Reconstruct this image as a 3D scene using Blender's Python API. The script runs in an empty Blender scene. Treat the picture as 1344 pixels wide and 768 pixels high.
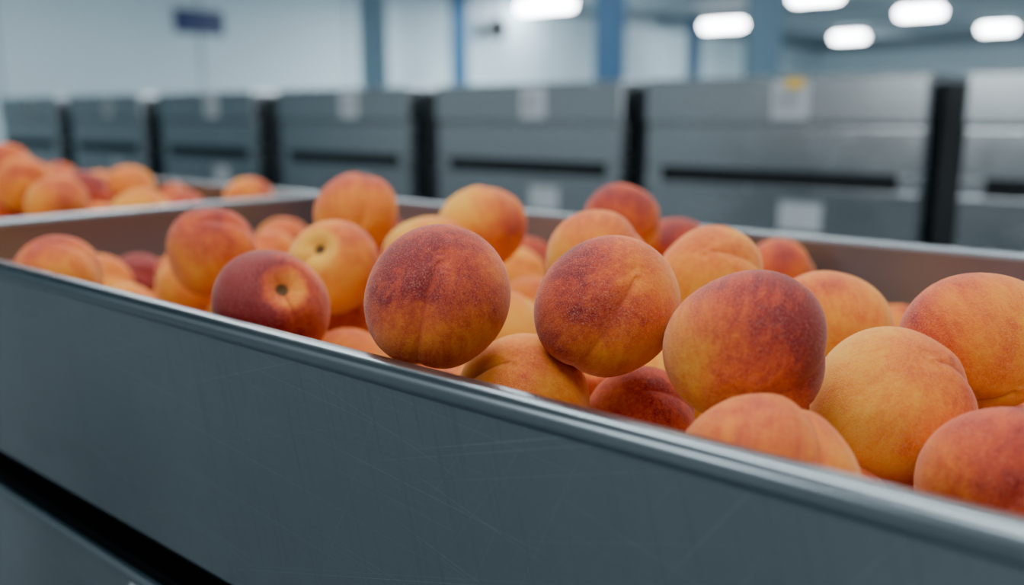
import bpy, bmesh, math, random
from mathutils import Vector, Matrix

random.seed(7)
scene = bpy.context.scene
try:
    scene.view_settings.view_transform = 'AgX'
    scene.view_settings.look = 'AgX - Punchy'
    scene.view_settings.exposure = 0.6
except Exception as e:
    print(e)
EYE = 1.05          # eye height above the floor (m)

# ------------------------------------------------------------------ helpers
def link(o, parent=None):
    scene.collection.objects.link(o)
    if parent: o.parent = parent
    return o
def empty(name, loc=(0, 0, 0)):
    e = bpy.data.objects.new(name, None); e.location = loc
    e.empty_display_size = 0.1
    return link(e)
def mesh_obj(name, bm, mat, parent=None, smooth=False, loc=(0, 0, 0)):
    me = bpy.data.meshes.new(name)
    bmesh.ops.recalc_face_normals(bm, faces=bm.faces)
    bm.to_mesh(me); bm.free()
    if mat:
        for m in (mat if isinstance(mat, (list, tuple)) else [mat]): me.materials.append(m)
    if smooth:
        for p in me.polygons: p.use_smooth = True
    o = bpy.data.objects.new(name, me); o.location = loc
    return link(o, parent)
def add_box(bm, x0, x1, y0, y1, z0, z1, bevel=0.0, seg=2, mi=0):
    r = bmesh.ops.create_cube(bm, size=1.0)
    vs = r['verts']
    for v in vs:
        v.co = Vector(((x0+x1)/2+v.co.x*(x1-x0), (y0+y1)/2+v.co.y*(y1-y0), (z0+z1)/2+v.co.z*(z1-z0)))
    fs = set(f for v in vs for f in v.link_faces)
    for f in fs: f.material_index = mi
    if bevel > 0:
        es = list(set(e for v in vs for e in v.link_edges))
        bmesh.ops.bevel(bm, geom=es, offset=bevel, segments=seg, profile=0.5, affect='EDGES')
def box(name, x0, x1, y0, y1, z0, z1, mat, parent=None, bevel=0.0, seg=2):
    bm = bmesh.new(); add_box(bm, x0, x1, y0, y1, z0, z1, bevel, seg)
    return mesh_obj(name, bm, mat, parent)

class NT:
    def __init__(s, name):
        s.m = bpy.data.materials.new(name); s.m.use_nodes = True
        s.t = s.m.node_tree; s.n = s.t.nodes; s.n.clear()
        s.out = s.n.new('ShaderNodeOutputMaterial')
        s.p = s.n.new('ShaderNodeBsdfPrincipled')
        s.t.links.new(s.p.outputs[0], s.out.inputs[0])
    def node(s, t, **k):
        n = s.n.new(t)
        for a, v in k.items(): setattr(n, a, v)
        return n
    def l(s, a, b): s.t.links.new(a, b)
    def setin(s, n, i, v):
        if hasattr(v, 'links'): s.l(v, n.inputs[i])
        else: n.inputs[i].default_value = v
    def math(s, op, a, b=0.0, c=None, clamp=False):
        n = s.n.new('ShaderNodeMath'); n.operation = op; n.use_clamp = clamp
        s.setin(n, 0, a); s.setin(n, 1, b)
        if c is not None: s.setin(n, 2, c)
        return n.outputs[0]
    def noise(s, vec, scale, detail=3, rough=0.5, dim='3D', w=None):
        n = s.n.new('ShaderNodeTexNoise'); n.noise_dimensions = dim
        s.l(vec, n.inputs['Vector']); n.inputs['Scale'].default_value = scale
        n.inputs['Detail'].default_value = detail; n.inputs['Roughness'].default_value = rough
        if w is not None: s.setin(n, 'W', w)
        return n.outputs[0]
    def mapping(s, vec, scale=(1, 1, 1), rot=(0, 0, 0)):
        r = s.n.new('ShaderNodeMapping'); s.l(vec, r.inputs[0]); r.inputs['Rotation'].default_value = rot
        n = s.n.new('ShaderNodeMapping'); s.l(r.outputs[0], n.inputs[0])
        n.inputs['Scale'].default_value = scale
        return n.outputs[0]
    def ramp(s, fac, stops):
        n = s.n.new('ShaderNodeValToRGB'); s.l(fac, n.inputs[0])
        cr = n.color_ramp
        while len(cr.elements) < len(stops): cr.elements.new(0.5)
        for e, (p, c) in zip(cr.elements, stops):
            e.position = p; e.color = tuple(c)+(1,) if len(c) == 3 else c
        return n.outputs[0]
    def smooth(s, v, a, b):
        n = s.n.new('ShaderNodeMapRange'); n.interpolation_type = 'SMOOTHSTEP'
        s.l(v, n.inputs[0]); n.inputs[1].default_value = a; n.inputs[2].default_value = b
        return n.outputs[0]
    def mix(s, fac, a, b, bt='MIX'):
        n = s.n.new('ShaderNodeMix'); n.data_type = 'RGBA'; n.blend_type = bt
        s.setin(n, 0, fac)
        for i, v in ((6, a), (7, b)):
            if hasattr(v, 'links'): s.l(v, n.inputs[i])
            else: n.inputs[i].default_value = tuple(v)+(1,)
        return n.outputs[2]
    def bump(s, h, strength, dist):
        n = s.n.new('ShaderNodeBump'); s.l(h, n.inputs['Height'])
        n.inputs['Strength'].default_value = strength; n.inputs['Distance'].default_value = dist
        s.l(n.outputs[0], s.p.inputs['Normal'])

# ------------------------------------------------------------------ materials
def simple(name, col, rough=0.5, metal=0.0, var=0.06, scale=3.0):
    k = NT(name); tc = k.node('ShaderNodeTexCoord')
    nz = k.noise(tc.outputs['Object'], scale, 4)
    a = [c*(1-var) for c in col]; b = [min(1, c*(1+var)) for c in col]
    k.l(k.ramp(nz, [(0.3, a), (0.7, b)]), k.p.inputs['Base Color'])
    k.p.inputs['Roughness'].default_value = rough; k.p.inputs['Metallic'].default_value = metal
    return k.m
def steel(name, col, rough, grain=(3, 3, 260), scratch=True, metal=1.0, cl=0.12):
    k = NT(name); tc = k.node('ShaderNodeTexCoord'); v = tc.outputs['Object']
    g = k.noise(k.mapping(v, grain, (0, .02, 0)), 1.0, 5, 0.7)
    cloud = k.noise(v, 6.0, 4, 0.6)
    base = k.mix(cloud, [c*(1-cl) for c in col], [c*(1+cl*.7) for c in col])
    base = k.mix(k.math('MULTIPLY', g, 0.25), base, [c*0.7 for c in col])
    r = k.math('ADD', k.math('MULTIPLY', cloud, 0.16), rough-0.08)
    r = k.math('ADD', r, k.math('MULTIPLY', k.math('SUBTRACT', g, 0.5), 0.15))
    h = k.math('MULTIPLY', g, 0.5)
    if scratch:
        # long thin handling scratches at several angles
        for i, (a, th, st) in enumerate(((0.30, .755, .34), (-0.10, .75, .34), (1.15, .765, .18), (.95, .765, .18), (-.25, .76, .30))):
            sc = k.noise(k.mapping(v, (2.5+i, 3, 1200), (0, a, 0)), 1.0, 0, 0.4)
            mk = k.math('MULTIPLY', k.math('SUBTRACT', sc, th), 12.0, clamp=True)
            base = k.mix(k.math('MULTIPLY', mk, st), base, [min(1, c*1.7+.08) for c in col])
            h = k.math('SUBTRACT', h, k.math('MULTIPLY', mk, 0.12))
        # cross brushing, near vertical
        g2 = k.noise(k.mapping(v, (520, 5, 11), (0, .25, 0)), 1.0, 3, 0.6)
        base = k.mix(k.math('MULTIPLY', k.math('SUBTRACT', .46, g2), 1.6, clamp=True), base, [c*0.6 for c in col])
    k.l(base, k.p.inputs['Base Color']); k.l(r, k.p.inputs['Roughness'])
    k.p.inputs['Metallic'].default_value = metal
    k.bump(h, 0.2, 0.0002)
    return k.m
m_bin = steel('brushed_steel', (0.305, 0.35, 0.373), 0.42, grain=(5, 5, 700))
m_rim = steel('rolled_rim_steel', (0.25, 0.29, 0.31), 0.30, scratch=False)
m_inner = steel('satin_steel', (0.29, 0.31, 0.35), 0.55, scratch=False, metal=.6)
m_cab = steel('cabinet_steel', (0.45, 0.49, 0.505), 0.25, grain=(2, 2, 60), scratch=False)
m_dark = simple('matte_black', (0.008, 0.009, 0.011), 0.7)  # plain black; in the drawer slots it stands in for shade
m_gap = simple('gap_shade_black', (0.02, 0.022, 0.025), 0.6)  # near-black: shade of the gaps put into the colour
m_label = simple('white_paper_label', (0.45, 0.49, 0.51), 0.6)
m_ink = simple('printed_ink', (0.15, 0.16, 0.18), 0.6)
m_yel = simple('yellow_sticker', (0.80, 0.50, 0.03), 0.6)
m_wall = simple('wall_panel_paint', (0.57, 0.73, 0.80), 0.55, var=0.05, scale=0.4)
m_seam = simple('wall_seam', (0.32, 0.40, 0.45), 0.6)
m_col = simple('blue_column_paint', (0.035, 0.12, 0.235), 0.5)
m_colg = simple('grey_column_paint', (0.12, 0.23, 0.31), 0.5)
m_ceil = simple('ceiling_paint', (0.31, 0.38, 0.41), 0.7, var=0.1, scale=0.3)
m_pipe = simple('duct_steel', (0.18, 0.25, 0.29), 0.45, 0.3)
m_sign = simple('blue_sign_paint', (0.006, 0.025, 0.12), 0.4)
m_floor = simple('concrete_floor', (0.20, 0.23, 0.245), 0.35, var=0.15, scale=1.2)
def emis(name, col, s):
    k = NT(name); k.p.inputs['Base Color'].default_value = (0.9, 0.9, 0.9, 1)
    k.p.inputs['Emission Color'].default_value = tuple(col)+(1,)
    k.p.inputs['Emission Strength'].default_value = s
    return k.m
m_lamp = emis('lamp_diffuser', (0.93, 0.97, 1.0), 32.0)

def peach_material():
    k = NT('peach_skin'); tc = k.node('ShaderNodeTexCoord'); oi = k.node('ShaderNodeObjectInfo')
    v = tc.outputs['Object']
    rnd = oi.outputs['Random']
    w = k.math('MULTIPLY', rnd, 37.0)
    nrm = k.node('ShaderNodeVectorMath', operation='NORMALIZE'); k.l(v, nrm.inputs[0])
    d0 = k.node('ShaderNodeVectorMath', operation='MULTIPLY_ADD')
    k.l(oi.outputs['Color'], d0.inputs[0]); d0.inputs[1].default_value = (2, 2, 2); d0.inputs[2].default_value = (-1, -1, -1)
    dt = k.node('ShaderNodeVectorMath', operation='DOT_PRODUCT')
    k.l(nrm.outputs[0], dt.inputs[0]); k.l(d0.outputs[0], dt.inputs[1])
    amt = oi.outputs['Alpha']
    n1 = k.noise(nrm.outputs[0], 1.5, 2, 0.5, '4D', w)
    n2 = k.noise(k.mapping(nrm.outputs[0], (9, 9, 1.4)), 1.0, 5, 0.65, '4D', w)
    n3 = k.noise(nrm.outputs[0], 26.0, 4, 0.7, '4D', w)
    x = k.math('MULTIPLY', dt.outputs['Value'], 0.44)
    x = k.math('ADD', x, k.math('MULTIPLY', k.math('SUBTRACT', n1, 0.5), 1.0))
    x = k.math('ADD', x, k.math('MULTIPLY', k.math('SUBTRACT', n2, 0.5), 0.75))
    x = k.math('ADD', x, k.math('MULTIPLY', k.math('SUBTRACT', n3, 0.5), 0.55))
    x = k.math('ADD', x, k.math('MULTIPLY', k.math('SUBTRACT', amt, 0.5), 1.05))
    x = k.math('ADD', x, 0.355)
    sx = k.node('ShaderNodeSeparateXYZ'); k.l(nrm.outputs[0], sx.inputs[0])
    x = k.math('SUBTRACT', x, k.math('MULTIPLY', k.smooth(sx.outputs[2], .86, .96), 0.6), clamp=True)
    col = k.ramp(x, [(0.0, (0.87, 0.42, 0.046)), (0.20, (0.86, 0.32, 0.028)), (0.42, (0.78, 0.20, 0.023)),
                     (0.64, (0.61, 0.100, 0.024)), (0.85, (0.42, 0.047, 0.026)), (1.0, (0.23, 0.023, 0.026))])
    f1 = k.noise(nrm.outputs[0], 60.0, 2, 0.6)
    f2 = k.noise(nrm.outputs[0], 42.0, 3, 0.6)
    sp = k.math('MULTIPLY', k.math('SUBTRACT', f1, 0.53), 7.0, clamp=True)
    patch = k.math('MULTIPLY', k.math('SUBTRACT', n1, 0.28), 2.4, clamp=True)
    sp = k.math('MULTIPLY', k.math('MULTIPLY', sp, patch), 0.38)
    col = k.mix(sp, col, (0.88, 0.50, 0.36))
    pores = k.math('MULTIPLY', k.math('SUBTRACT', 0.43, f2), 5.0, clamp=True)
    col = k.mix(k.math('MULTIPLY', pores, 0.38), col, (0.50, 0.08, 0.02))
    # suture line: slightly redder skin along the crease
    ax = k.math('ABSOLUTE', sx.outputs[0])
    sut = k.math('MULTIPLY', k.math('SUBTRACT', 1.0, k.smooth(ax, .0, .045)), k.smooth(sx.outputs[1], .0, .15))
    col = k.mix(k.math('MULTIPLY', sut, 0.40), col, (0.40, 0.05, 0.03))
    col = k.mix(k.smooth(sx.outputs[2], .985, .994), col, (0.12, 0.06, 0.025))
    k.l(col, k.p.inputs['Base Color'])
    k.p.inputs['Roughness'].default_value = 0.74
    k.p.inputs['Specular IOR Level'].default_value = 0.2
    k.p.inputs['Sheen Weight'].default_value = 0.32
    k.p.inputs['Sheen Roughness'].default_value = 0.4
    k.p.inputs['Sheen Tint'].default_value = (1.0, 0.76, 0.66, 1)
    k.p.inputs['Subsurface Weight'].default_value = 0.06
    k.p.inputs['Subsurface Radius'].default_value = (1.0, 0.35, 0.12)
    k.p.inputs['Subsurface Scale'].default_value = 0.003
    k.bump(k.math('ADD', k.math('MULTIPLY', f1, 0.5), f2), 0.5, 0.0007)
    return k.m
m_peach = peach_material()
def fuzz_material():
    k = NT('peach_fuzz'); tc = k.node('ShaderNodeTexCoord')
    n = k.noise(tc.outputs['Object'], 4.0, 2)
    k.l(k.ramp(n, [(.3, (.75, .42, .27)), (.7, (.90, .62, .48))]), k.p.inputs['Base Color'])
    k.p.inputs['Roughness'].default_value = .6
    tr = k.node('ShaderNodeBsdfTranslucent'); tr.inputs[0].default_value = (.9, .58, .40, 1)
    mx = k.node('ShaderNodeMixShader'); mx.inputs[0].default_value = .4
    k.l(k.p.outputs[0], mx.inputs[1]); k.l(tr.outputs[0], mx.inputs[2]); k.l(mx.outputs[0], k.out.inputs[0])
    return k.m
m_fuzz = fuzz_material()

# ------------------------------------------------------------------ peach meshes
def peach_mesh(i, fuzz=0, nlon=108, nlat=72):
    rg = random.Random(100+i)
    A = [(rg.uniform(.014, .034), rg.uniform(0, 6.28), rg.choice((1, 2, 2, 3)), rg.uniform(0, 3)) for _ in range(4)]
    gd = rg.uniform(.045, .070); cavd = rg.uniform(.20, .28); cw = rg.uniform(.24, .30); zs = rg.uniform(.91, .99)
    def rr(th, ph):
        dp = abs(((ph-math.pi/2+math.pi) % (2*math.pi))-math.pi)
        r = 1.0
        st = math.sin(th)
        r -= cavd*math.exp(-(th/cw)**2)
        r += .03*math.exp(-((th-.55)/.25)**2)
        fade = min(1, st*2.0)
        r -= (gd*.55*math.exp(-(dp/.07)**2)*(.5+.6*math.exp(-th/1.0)) + gd*.7*math.exp(-(dp/.30)**2))*fade
        r += .02*math.exp(-((dp-.55)/.35)**2)*fade
        tp = math.pi-th
        r += -.04*math.exp(-(tp/.15)**2) + .035*math.exp(-(tp/.05)**2)
        for a, p, n, q in A: r += a*st*st*math.cos(n*ph+p+q*th*.5)
        return r
    def pt(th, ph):
        r = rr(th, ph)
        return (r*math.sin(th)*math.cos(ph), r*math.sin(th)*math.sin(ph), r*math.cos(th)*zs)
    V = []; Fc = []
    for a in range(1, nlat):
        t = a/nlat
        th = math.pi*(t - .06*math.sin(2*math.pi*t))
        for b in range(nlon): V.append(pt(th, 2*math.pi*b/nlon))
    top = len(V); V.append((0, 0, rr(0, 0)*zs)); bot = len(V); V.append((0, 0, -rr(math.pi, 0)*zs))
    for a in range(nlat-2):
        for b in range(nlon):
            c = (b+1) % nlon
            Fc.append((a*nlon+b, (a+1)*nlon+b, (a+1)*nlon+c, a*nlon+c))
    L = (nlat-2)*nlon
    for b in range(nlon):
        c = (b+1) % nlon
        Fc.append((top, b, c)); Fc.append((bot, L+c, L+b))
    nskin = len(Fc)
    for _ in range(fuzz):
        z = rg.uniform(-1, 1); th = math.acos(z); ph = rg.uniform(0, 6.2832)
        p = Vector(pt(th, ph)); n = p.normalized()
        t = Vector((rg.gauss(0, 1), rg.gauss(0, 1), rg.gauss(0, 1))); t = (t-n*t.dot(n)).normalized()
        s = n.cross(t)*.0010
        h = rg.uniform(.007, .015)
        tip = p+(n*1.0+t*rg.uniform(.2, 1.1)).normalized()*h
        q = p-n*.002; k = len(V)
        V += [tuple(q+s), tuple(q-s), tuple(tip)]; Fc.append((k, k+1, k+2))
    me = bpy.data.meshes.new('peach_body_%d%s' % (i, '_fuzzy' if fuzz else '')); me.from_pydata(V, [], Fc)
    for j, p in enumerate(me.polygons):
        p.use_smooth = j < nskin
        if j >= nskin: p.material_index = 1
    me.materials.append(m_peach); me.materials.append(m_fuzz)
    return me
MESH = [peach_mesh(i) for i in range(8)]
FUZZY = [peach_mesh(i, 22000) for i in range(8)]

VR = Vector((.77, .64, 0)); VU = Vector((0, 0, 1)); VT = Vector((.66, -.72, .2))   # along-aisle, up, towards-aisle
def wd(t): return (VR*t[0]+VU*t[1]+VT*t[2]).normalized()
def put_peach(name, parent, pos, r, mi, s, g, b, amt, fuzzy=False):
    z = s.normalized(); y = g-z*g.dot(z)
    if y.length < 1e-3: y = z.orthogonal()
    y.normalize(); x = y.cross(z)
    M = Matrix((x, y, z)).transposed()
    o = bpy.data.objects.new(name, (FUZZY if fuzzy else MESH)[mi % 8])
    o.matrix_local = Matrix.Translation(pos) @ M.to_4x4() @ Matrix.Scale(r*1.015, 4)
    lb = M.transposed() @ b.normalized()
    o.color = (lb.x*.5+.5, lb.y*.5+.5, lb.z*.5+.5, amt)
    return link(o, parent)

# id: (x,y,z relative to eye height, r, stem dir, groove dir, blush dir, amount)   dirs in (right, up, aisle)
PD = {
1: (-0.311, 0.317, -0.092, .0370, (-.05, -.60, -.78), (-.25, -.8, .5), (-.3, .5, .5), .68),
2: (-0.248, 0.378, -0.098, .0369, (-.28, -.48, -.82), (-.45, -.75, .5), (-.6, .4, .3), .60),
3: (-0.172, 0.380, -0.108, .0373, (.35, .55, -.75), (.85, -.15, .5), (.75, .55, .1), .84),
4: (-0.121, 0.438, -0.140, .0382, (-.2, -.7, -.6), (1, .1, .2), (.7, .3, .5), .30),
5: (-0.289, 0.361, -0.154, .0371, (.2, -.7, -.6), (-1, .2, .2), (.3, .5, .5), .20),
6: (-0.247, 0.413, -0.170, .0310, (.2, -.7, -.6), (1, .2, .2), (.3, .5, .7), .66),
7: (-0.139, 0.333, -0.150, .0368, (.25, .75, -.6), (.42, .55, .6), (-.2, .7, .4), .28),
8: (-0.063, 0.403, -0.156, .0355, (.6, .4, -.5), (.1, .6, .7), (.4, .4, .7), .72),
9: (-0.098, 0.503, -0.118, .0380, (-.1, .55, -.8), (-.5, -.75, .5), (-.9, .5, .1), .38),
10: (-0.191, 0.545, -0.133, .0370, (0, .6, -.8), (1, .1, .3), (-.5, .7, .3), .24),
11: (-0.271, 0.536, -0.111, .0370, (.3, -.6, -.7), (1, .1, .3), (-.4, .7, .4), .20),
12: (-0.345, 0.512, -0.103, .0370, (.3, .5, -.8), (.7, .5, .3), (0, .9, .2), .30),
13: (-0.446, 0.698, -0.100, .0370, (0, .5, -.8), (1, .1, .2), (.1, .9, .4), .66),
14: (-0.437, 0.786, -0.139, .0370, (0, .5, -.8), (1, .1, .2), (.1, .9, .4), .62),
15: (-0.326, 0.785, -0.147, .0340, (0, .5, -.8), (1, .1, .2), (.1, .9, .4), .42),
17: (-0.511, 0.576, -0.098, .0380, (-.3, .6, -.7), (.8, .3, .6), (.9, .1, -.1), .38),
18: (-0.625, 0.531, -0.089, .0370, (-.3, .75, -.3), (.6, .3, .6), (-.1, .9, -.1), .40),
19: (-0.509, 0.508, -0.116, .0362, (-.3, -.6, -.7), (.8, .3, .6), (.7, .1, .5), .14),
20: (-0.847, 0.754, -0.155, .0370, (-.3, -.6, -.7), (.8, .3, .6), (.2, .7, .5), .70),
21: (-0.661, 0.404, -0.113, .0370, (.2, -.7, -.6), (1, .2, .2), (-.1, .9, .2), .62),
22: (-0.964, 0.694, -0.169, .0370, (.2, -.7, -.6), (1, .2, .2), (.3, .5, .5), .38),
23: (-0.860, 0.598, -0.167, .0370, (.5, -.6, -.6), (1, .2, .2), (.3, .5, .5), .32),
24: (-0.552, 0.444, -0.118, .0370, (-.22, .42, .88), (-.6, -.6, .2), (.8, .6, -.4), .40),
25: (-0.483, 0.336, -0.124, .0370, (.45, .42, .79), (.3, -.8, .2), (-.5, .3, .6), .92),
26: (-0.772, 0.453, -0.168, .0370, (0, -.6, -.7), (1, .2, .2), (.3, .6, .5), .30),
27: (-0.953, 0.483, -0.191, .0370, (0, -.6, -.7), (1, .2, .2), (.3, .6, .5), .80),
28: (-0.770, 0.324, -0.137, .0370, (.3, -.6, -.7), (1, .2, .2), (-.3, .8, .2), .52),
29: (-0.831, 0.470, -0.203, .0371, (0, -.6, -.7), (1, .2, .2), (.3, .6, .5), .30),
30: (-0.699, 0.501, -0.219, .0370, (0, -.6, -.7), (1, .2, .2), (.3, .6, .5), .22),
31: (-0.622, 0.523, -0.214, .0370, (.2, -.6, -.7), (1, .2, .2), (.3, .6, .5), .24),
32: (-0.779, 0.649, -0.226, .0370, (0, -.6, -.7), (1, .2, .2), (.3, .6, .5), .25),
33: (-0.587, 0.710, -0.171, .0364, (0, -.6, -.7), (1, .2, .2), (.3, .6, .5), .06),
34: (-0.629, 0.787, -0.173, .0353, (0, -.6, -.7), (1, .2, .2), (.3, .6, .5), .55),
35: (-0.556, 0.688, -0.227, .0355, (0, -.6, -.7), (1, .2, .2), (.3, .6, .5), .38),
36: (-0.598, 0.762, -0.222, .0345, (0, -.6, -.7), (1, .2, .2), (.3, .6, .5), .44),
37: (-0.212, 0.780, -0.194, .0340, (0, -.6, -.7), (1, .2, .2), (.3, .6, .5), .30),
51: (-1.429, 0.540, -0.080, .0370, (0, -.6, -.7), (1, .2, .2), (.3, .6, .5), .44),
52: (-1.342, 0.530, -0.096, .0369, (0, -.6, -.7), (1, .2, .2), (.3, .6, .5), .30),
53: (-1.396, 0.524, -0.145, .0369, (0, -.6, -.7), (1, .2, .2), (.3, .6, .5), .52),
54: (-1.168, 0.500, -0.113, .0370, (0, -.6, -.7), (1, .2, .2), (.3, .6, .5), .30),
55: (-1.305, 0.600, -0.118, .0368, (0, -.6, -.7), (1, .2, .2), (.3, .6, .5), .68),
56: (-1.323, 0.675, -0.113, .0373, (0, -.6, -.7), (1, .2, .2), (.3, .6, .5), .22),
57: (-1.110, 0.580, -0.131, .0380, (0, -.6, -.7), (1, .2, .2), (.3, .6, .5), .12),
58: (-1.127, 0.757, -0.127, .0370, (0, -.6, -.7), (1, .2, .2), (.3, .6, .5), .30),
}
# ------------------------------------------------------------------ bins
YF, YB = 0.270, 0.834           # outer faces (front/back)
XL, XR = -1.045, 0.36
RIMZ = EYE-0.1135
DEPTH = 0.170; PITCH = 0.197
def rounded_rect(x0, x1, y0, y1, r, seg=5):
    pts = []
    for cx, cy, a0 in ((x1-r, y1-r, 0), (x0+r, y1-r, 90), (x0+r, y0+r, 180), (x1-r, y0+r, 270)):
        for i in range(seg+1):
            a = math.radians(a0+90*i/seg); pts.append((cx+r*math.cos(a), cy+r*math.sin(a)))
    return pts
def tray(name, parent, x0, x1, y0, y1, ztop, cap_top=False):
    """Pressed sheet-steel tray with a rolled lip: a profile swept round a rectangle."""
    prof = [(0.000, -DEPTH+.004, 0), (0.000, -0.0135, 0), (0.0012, -0.0120, 0), (0.0034, -0.0105, 1), (0.0048, -0.0080, 1), (0.0050, -0.0045, 1),
            (0.0040, -0.0017, 1), (0.0020, -0.0002, 1), (-0.0005, 0.0, 1), (-0.0065, -0.0004, 1), (-0.0085, -0.0014, 1), (-0.0094, -0.0034, 1),
            (-0.0094, -0.0070, 2), (-0.0080, -0.0085, 2), (-0.0080, -DEPTH+.03, 2), (-0.012, -DEPTH+.012, 2), (-0.026, -DEPTH+.004, 2)]
    under = [(0.000, -DEPTH+.004, 0), (-.003, -DEPTH, 0), (-.012, -DEPTH, 0)]
    bm = bmesh.new()
    R0 = 0.014
    def ring(off, z):
        r = max(R0+off, .003)
        return [bm.verts.new((x, y, z)) for x, y in rounded_rect(x0-off, x1+off, y0-off, y1+off, r)]
    def sweep(pr):
        rs = [ring(o, z) for o, z, _ in pr]
        for a in range(len(rs)-1):
            n = len(rs[0])
            for b in range(n):
                c = (b+1) % n
                f = bm.faces.new((rs[a][b], rs[a][c], rs[a+1][c], rs[a+1][b]))
                f.material_index = pr[a+1][2]; f.smooth = True
        return rs
    a = sweep(prof); f = bm.faces.new(a[-1]); f.material_index = 2
    b = sweep(under); bm.faces.new(b[-1])
    bmesh.ops.remove_doubles(bm, verts=bm.verts, dist=1e-5)
    o = mesh_obj(name, bm, [m_bin, m_rim, m_inner], parent, loc=(0, 0, ztop))
    m = o.modifiers.new('es', 'EDGE_SPLIT'); m.split_angle = math.radians(50)
    return o
def bin_stack(name, x0, x1):
    e = empty(name, (0, 0, 0))
    for i in range(4):
        zt = RIMZ-PITCH*i
        tray('tray_%d' % (i+1), e, x0, x1, YF, YB, zt)
        bm = bmesh.new()
        zb = zt-DEPTH
        if i < 3:
            add_box(bm, x0+.05, x1-.05, YF+.03, YF+.045, zb-.030, zb, 0)
            add_box(bm, x0+.05, x1-.05, YB-.045, YB-.03, zb-.030, zb, 0)
            add_box(bm, x0+.03, x0+.045, YF+.05, YB-.05, zb-.030, zb, 0)
            add_box(bm, x1-.045, x1-.03, YF+.05, YB-.05, zb-.030, zb, 0)
            mesh_obj('spacer_%d' % (i+1), bm, m_gap, e)  # spacer bars coloured near-black, painting the shade between trays
        else: bm.free()
    zb = RIMZ-PITCH*3-DEPTH
    bm = bmesh.new()
    add_box(bm, x0+.01, x1-.01, YF+.01, YF+.05, zb-.05, zb, .003)
    add_box(bm, x0+.01, x1-.01, YB-.05, YB-.01, zb-.05, zb, .003)
    add_box(bm, x0+.01, x0+.05, YF+.05, YB-.05, zb-.05, zb, .003)
    add_box(bm, x1-.05, x1-.01, YF+.05, YB-.05, zb-.05, zb, .003)
    for X in (x0+.04, (x0+x1)/2, x1-.04):
        for Y in (YF+.04, YB-.04):
            add_box(bm, X-.025, X+.025, Y-.025, Y+.025, 0, zb-.05, .004)
    mesh_obj('base_frame', bm, m_cab, e)
    return e
main = bin_stack('steel_bin', XL, XR)
left = bin_stack('steel_bin.001', -2.46, XL-.011)
# card hung on the lip of the second tray
box('label_card', -.562, -.515, YF-.0068, YF-.0056, EYE-.375, EYE-.3190, m_label, main)

# ------------------------------------------------------------------ peach piles
def pile(name, ids, x0, x1, limit, ntry, seed):
    e = empty(name, ((x0+x1)/2, (YF+YB)/2, RIMZ-DEPTH))
    off = Vector(e.location)
    rg = random.Random(seed)
    S = []
    for n, i in enumerate(ids):
        x, y, z, r, s, g, b, a = PD[i]
        if i > 12 and i != 24 and i != 25:
            j = lambda t: tuple(c+rg.uniform(-.35, .35) for c in t)
            s, g, b = j(s), j(g), j(b)
        S.append((x, y, z+EYE, r))
        put_peach('peach_%d' % i, e, Vector((x, y, z+EYE))-off, r, i, wd(s), wd(g), wd(b), a, i <= 12 or i in (24, 25))
    fl = RIMZ-DEPTH+.005
    k = 0
    for t in range(ntry):
        r = rg.uniform(.034, .0385)
        best = None
        for c in range(22):
            x = rg.uniform(x0+.012+r, x1-.012-r); y = rg.uniform(YF+.012+r, YB-.012-r)
            near = [q for q in S if abs(q[0]-x) < q[3]+r and abs(q[1]-y) < q[3]+r]
            z = fl+r
            ok = False
            for _ in range(12):
                hit = False
                for q in near:
                    dxy = (q[0]-x)**2+(q[1]-y)**2; R2 = ((q[3]+r)*.97)**2
                    if dxy+(q[2]-z)**2 < R2-1e-9:
                        z = q[2]+math.sqrt(max(0, R2-dxy))+1e-5; hit = True
                if not hit: ok = True; break
            if ok and z < EYE+limit(x, y) and (best is None or z < best[2]): best = (x, y, z, r)
        if best:
            S.append(best); k += 1
            rv = lambda: Vector((rg.gauss(0, 1), rg.gauss(0, 1), rg.gauss(0, 1)))
            put_peach('peach_fill_%d' % k, e, Vector(best[:3])-off, r, rg.randrange(8), rv(), rv(), Vector((rg.uniform(-.5, .8), rg.uniform(-.8, .3), 1)), rg.uniform(.1, .65))
    print(name, k)
    return e
def lim_main(x, y):
    if x > 0.0: return -.125
    return -.172
pile('peach_pile', [i for i in PD if i < 50], XL, XR, lim_main, 260, 3)
pile('peach_pile.001', [i for i in PD if i > 50], -2.46, XL-.011, lambda x, y: -.15 if x > -1.5 else -.125, 330, 5)

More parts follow.
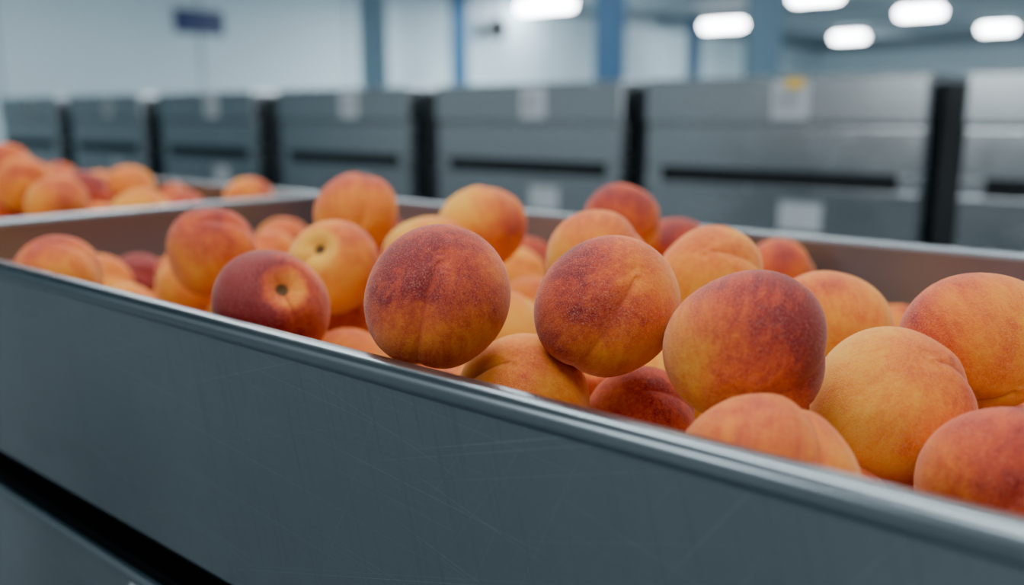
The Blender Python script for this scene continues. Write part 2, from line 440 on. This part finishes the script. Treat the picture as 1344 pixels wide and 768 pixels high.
# ------------------------------------------------------------------ background cabinets
YC = 3.0
def cabinet(cx, w=1.02, seedv=0):
    e = empty('stainless_steel_cabinet' , (cx, YC, 0))
    rg = random.Random(seedv)
    h = w/2; T = EYE+.130
    bm = bmesh.new()
    D = 1.0
    add_box(bm, -h, h, .03, D, .10, T-.02, .006)                       # carcass
    add_box(bm, -h-.004, h+.004, 0, D+.01, T-.165, T, .012, 3)          # deep top hood
    add_box(bm, -h+.005, h-.005, .008, .03, EYE-.195, T-.175, .005)    # upper drawer front
    add_box(bm, -h+.005, h-.005, .008, .03, EYE-.52, EYE-.262, .005)
    add_box(bm, -h+.005, h-.005, -.016, .012, EYE-.268, EYE-.248, .006)  # pull lip
    add_box(bm, -h+.005, -h+.075, .008, .03, EYE-.262, EYE-.195, .003)
    add_box(bm, h-.075, h-.005, .008, .03, EYE-.262, EYE-.195, .003)
    add_box(bm, -h+.005, h-.005, .008, .03, .14, EYE-.60, .005)
    for X in (-h+.05, h-.05):
        for Y in (.08, D-.06): add_box(bm, X-.03, X+.03, Y-.03, Y+.03, 0, .11, .004)
    o = mesh_obj('body', bm, m_cab, e)
    bm = bmesh.new()
    add_box(bm, -h+.075, h-.075, .026, .032, EYE-.25, EYE-.195)
    add_box(bm, -h+.02, h-.02, .022, .032, EYE-.60, EYE-.52)
    mesh_obj('drawer_slot', bm, m_dark, e)  # black strips painting the dark of the slot openings
    box('gap_shade_block', h+.008, h+.085, .12, D-.05, .10, T-.03, m_gap, e)  # dark filler block painting the shade between neighbouring cabinets
    lx = .08+rg.uniform(-.03, .03)
    bm = bmesh.new()
    add_box(bm, lx-.065, lx+.065, -.003, -.0005, EYE-.015, EYE+.112)
    add_box(bm, lx-.02, lx+.13, .005, .0078, EYE-.40, EYE-.30)
    mesh_obj('label_card', bm, m_label, e)
    bm = bmesh.new()
    for i in range(4): add_box(bm, lx-.05, lx+.03+rg.uniform(-.02, .02), -.004, -.0031, EYE+.02+i*.018, EYE+.026+i*.018)
    mesh_obj('label_print', bm, m_ink, e)
    if abs(cx+1.30) < .05:
        box('yellow_sticker', lx-.02, lx+.045, -.0055, -.0042, EYE+.088, EYE+.118, m_yel, e)
    return e
for i, cx in enumerate((2.1, .96, -.18, -1.305, -2.43, -3.64, -4.90, -6.15, -7.40)):
    cabinet(cx, 1.02, i)

# ------------------------------------------------------------------ hall
CZ = EYE+2.6
box('floor', -13.2, 8, -5, 34.2, -.1, 0, m_floor)
box('wall_left', -13.2, -13.0, -5, 34.2, 0, CZ, m_wall)
box('wall_back', -13.0, 8, 34.0, 34.2, 0, CZ, m_wall)
box('ceiling', -13.2, 8, -5, 34.2, CZ, CZ+.15, m_ceil)
bm = bmesh.new()
for y in range(-4, 34, 3): add_box(bm, -13.0, -12.985, y-.02, y+.02, 0.0, CZ-.25)
mesh_obj('trim_1', bm, m_seam)
bm = bmesh.new()
add_box(bm, -13.0, -12.86, -5, 34, CZ-.28, CZ-.001)
add_box(bm, -12.86, 8, 33.86, 34, CZ-.28, CZ-.001)
mesh_obj('trim_2', bm, m_pipe)
bm = bmesh.new()
for y in range(2, 34, 4): add_box(bm, -12.85, 8, y-.1, y+.1, CZ-.2, CZ-.001)
mesh_obj('ceiling_beams', bm, m_pipe)
def column(x, y, w, mat):
    """Painted H-section steel column with base plate."""
    e = empty('steel_column', (x, y, 0))
    bm = bmesh.new(); h = w/2; t = w*.09
    add_box(bm, -h, h, -h, -h+t, 0.02, CZ-.2, .004); add_box(bm, -h, h, h-t, h, .02, CZ-.2, .004)
    add_box(bm, -t/2, t/2, -h+t, h-t, 0.02, CZ-.2)
    add_box(bm, -h-.06, h+.06, -h-.06, h+.06, 0, .02); add_box(bm, -h-.04, h+.04, -h-.04, h+.04, CZ-.22, CZ-.2)
    o = mesh_obj('section', bm, mat, e)
    e.rotation_euler = (0, 0, math.radians(35))
for x, y, w, m in ((-5.1, 7.7, .30, m_col), (-3.92, 8.69, .30, m_colg), (-10.4, 9.3, .34, m_colg), (-11.8, 12.7, .30, m_col), (-11.6, 21.5, .30, m_col)):
    column(x, y, w, m)
e = empty('wall_sign', (-12.97, 8.0, EYE+1.42))
bm = bmesh.new(); add_box(bm, -.02, .02, -.42, .42, -.17, .17, .01); mesh_obj('sign_panel', bm, m_sign, e)
bm = bmesh.new(); add_box(bm, -.03, -.02, -.44, .44, -.19, .19); mesh_obj('sign_frame', bm, m_seam, e)
# horn loudspeaker bracketed to the left wall
e = empty('wall_loudspeaker', (-12.98, 14.6, EYE+1.75))
bm = bmesh.new()
add_box(bm, 0, .06, -.08, .08, -.12, .12, .01); add_box(bm, .06, .22, -.02, .02, -.02, .02)
mesh_obj('bracket', bm, m_dark, e)
bm = bmesh.new()
bmesh.ops.create_cone(bm, cap_ends=True, segments=32, radius1=.07, radius2=.24, depth=.34, matrix=Matrix.Translation((.38, 0, 0)) @ Matrix.Rotation(math.radians(90), 4, 'Y'))
mesh_obj('horn', bm, m_dark, e)

def pendant(x, y, z, L=1.3, W=.36, H=.23):
    e = empty('pendant_light', (x, y, z))
    bm = bmesh.new(); add_box(bm, -L/2, L/2, -W/2, W/2, -H/2, H/2, .11, 5)
    mesh_obj('diffuser', bm, m_lamp, e, smooth=True)
    bm = bmesh.new(); add_box(bm, -L/2+.08, L/2-.08, -W/2+.04, W/2-.04, H/2, H/2+.03, .01)
    for X in (-L/2+.25, L/2-.25): add_box(bm, X-.006, X+.006, -.006, .006, H/2+.03, CZ-z)
    mesh_obj('housing', bm, m_pipe, e)
for x, y, L in ((-12.2, 15.9, 1.4), (-11.2, 22.3, 1.2), (-7.1, 18.1, 1.0), (-6.3, 22.4, 1.0), (-9.9, 28.1, 1.0), (-5.8, 27.9, .9)):
    pendant(x, y, EYE+2.3, L)

# ------------------------------------------------------------------ lamps
def area(name, loc, sx, sy, power, col, rot=(0, 0, 0)):
    l = bpy.data.lights.new(name, 'AREA'); l.shape = 'RECTANGLE'; l.size = sx; l.size_y = sy
    l.energy = power; l.color = col
    o = bpy.data.objects.new(name, l); o.location = loc; o.rotation_euler = rot
    return link(o)
cool = (.92, .97, 1.0)
area('ceiling_lamp', (-.7, .9, CZ-.3), 2.6, .9, 85, cool)
area('ceiling_lamp', (.6, -1.4, CZ-.3), 2.2, .9, 80, cool)
area('ceiling_lamp', (-3.5, 2.0, CZ-.3), 2.4, .8, 80, cool)
area('ceiling_lamp', (-1.0, 5.5, CZ-.3), 6.0, .8, 180, cool)
area('ceiling_lamp', (-7.5, 5.0, CZ-.3), 6.0, .8, 320, cool)
area('ceiling_lamp', (-8.0, 13.0, CZ-.4), 6.0, 3.0, 950, cool)
area('ceiling_lamp', (-4.0, 24.0, CZ-.4), 10.0, 4.0, 1000, cool)
area('cabinet_highlight_fill', (-1.9, -3.4, 1.95), 1.1, .35, 34, cool, (math.radians(82), 0, 0))  # unseen light, added to put hot spots on the cabinet fronts
w = bpy.data.worlds.new('hall_ambient'); scene.world = w; w.use_nodes = True
bg = w.node_tree.nodes['Background']; bg.inputs[0].default_value = (.63, .76, .84, 1); bg.inputs[1].default_value = .62

# ------------------------------------------------------------------ camera
cam = bpy.data.cameras.new('camera'); co = bpy.data.objects.new('camera', cam); link(co)
co.location = (0, 0, EYE)
co.rotation_euler = (math.radians(90)-math.atan(234/1160), 0, math.radians(39.6))
cam.sensor_width = 36; cam.lens = 36*1160/1344
cam.clip_start = .01; cam.clip_end = 200
cam.dof.use_dof = True; cam.dof.focus_distance = .44; cam.dof.aperture_fstop = 3.4
scene.camera = co
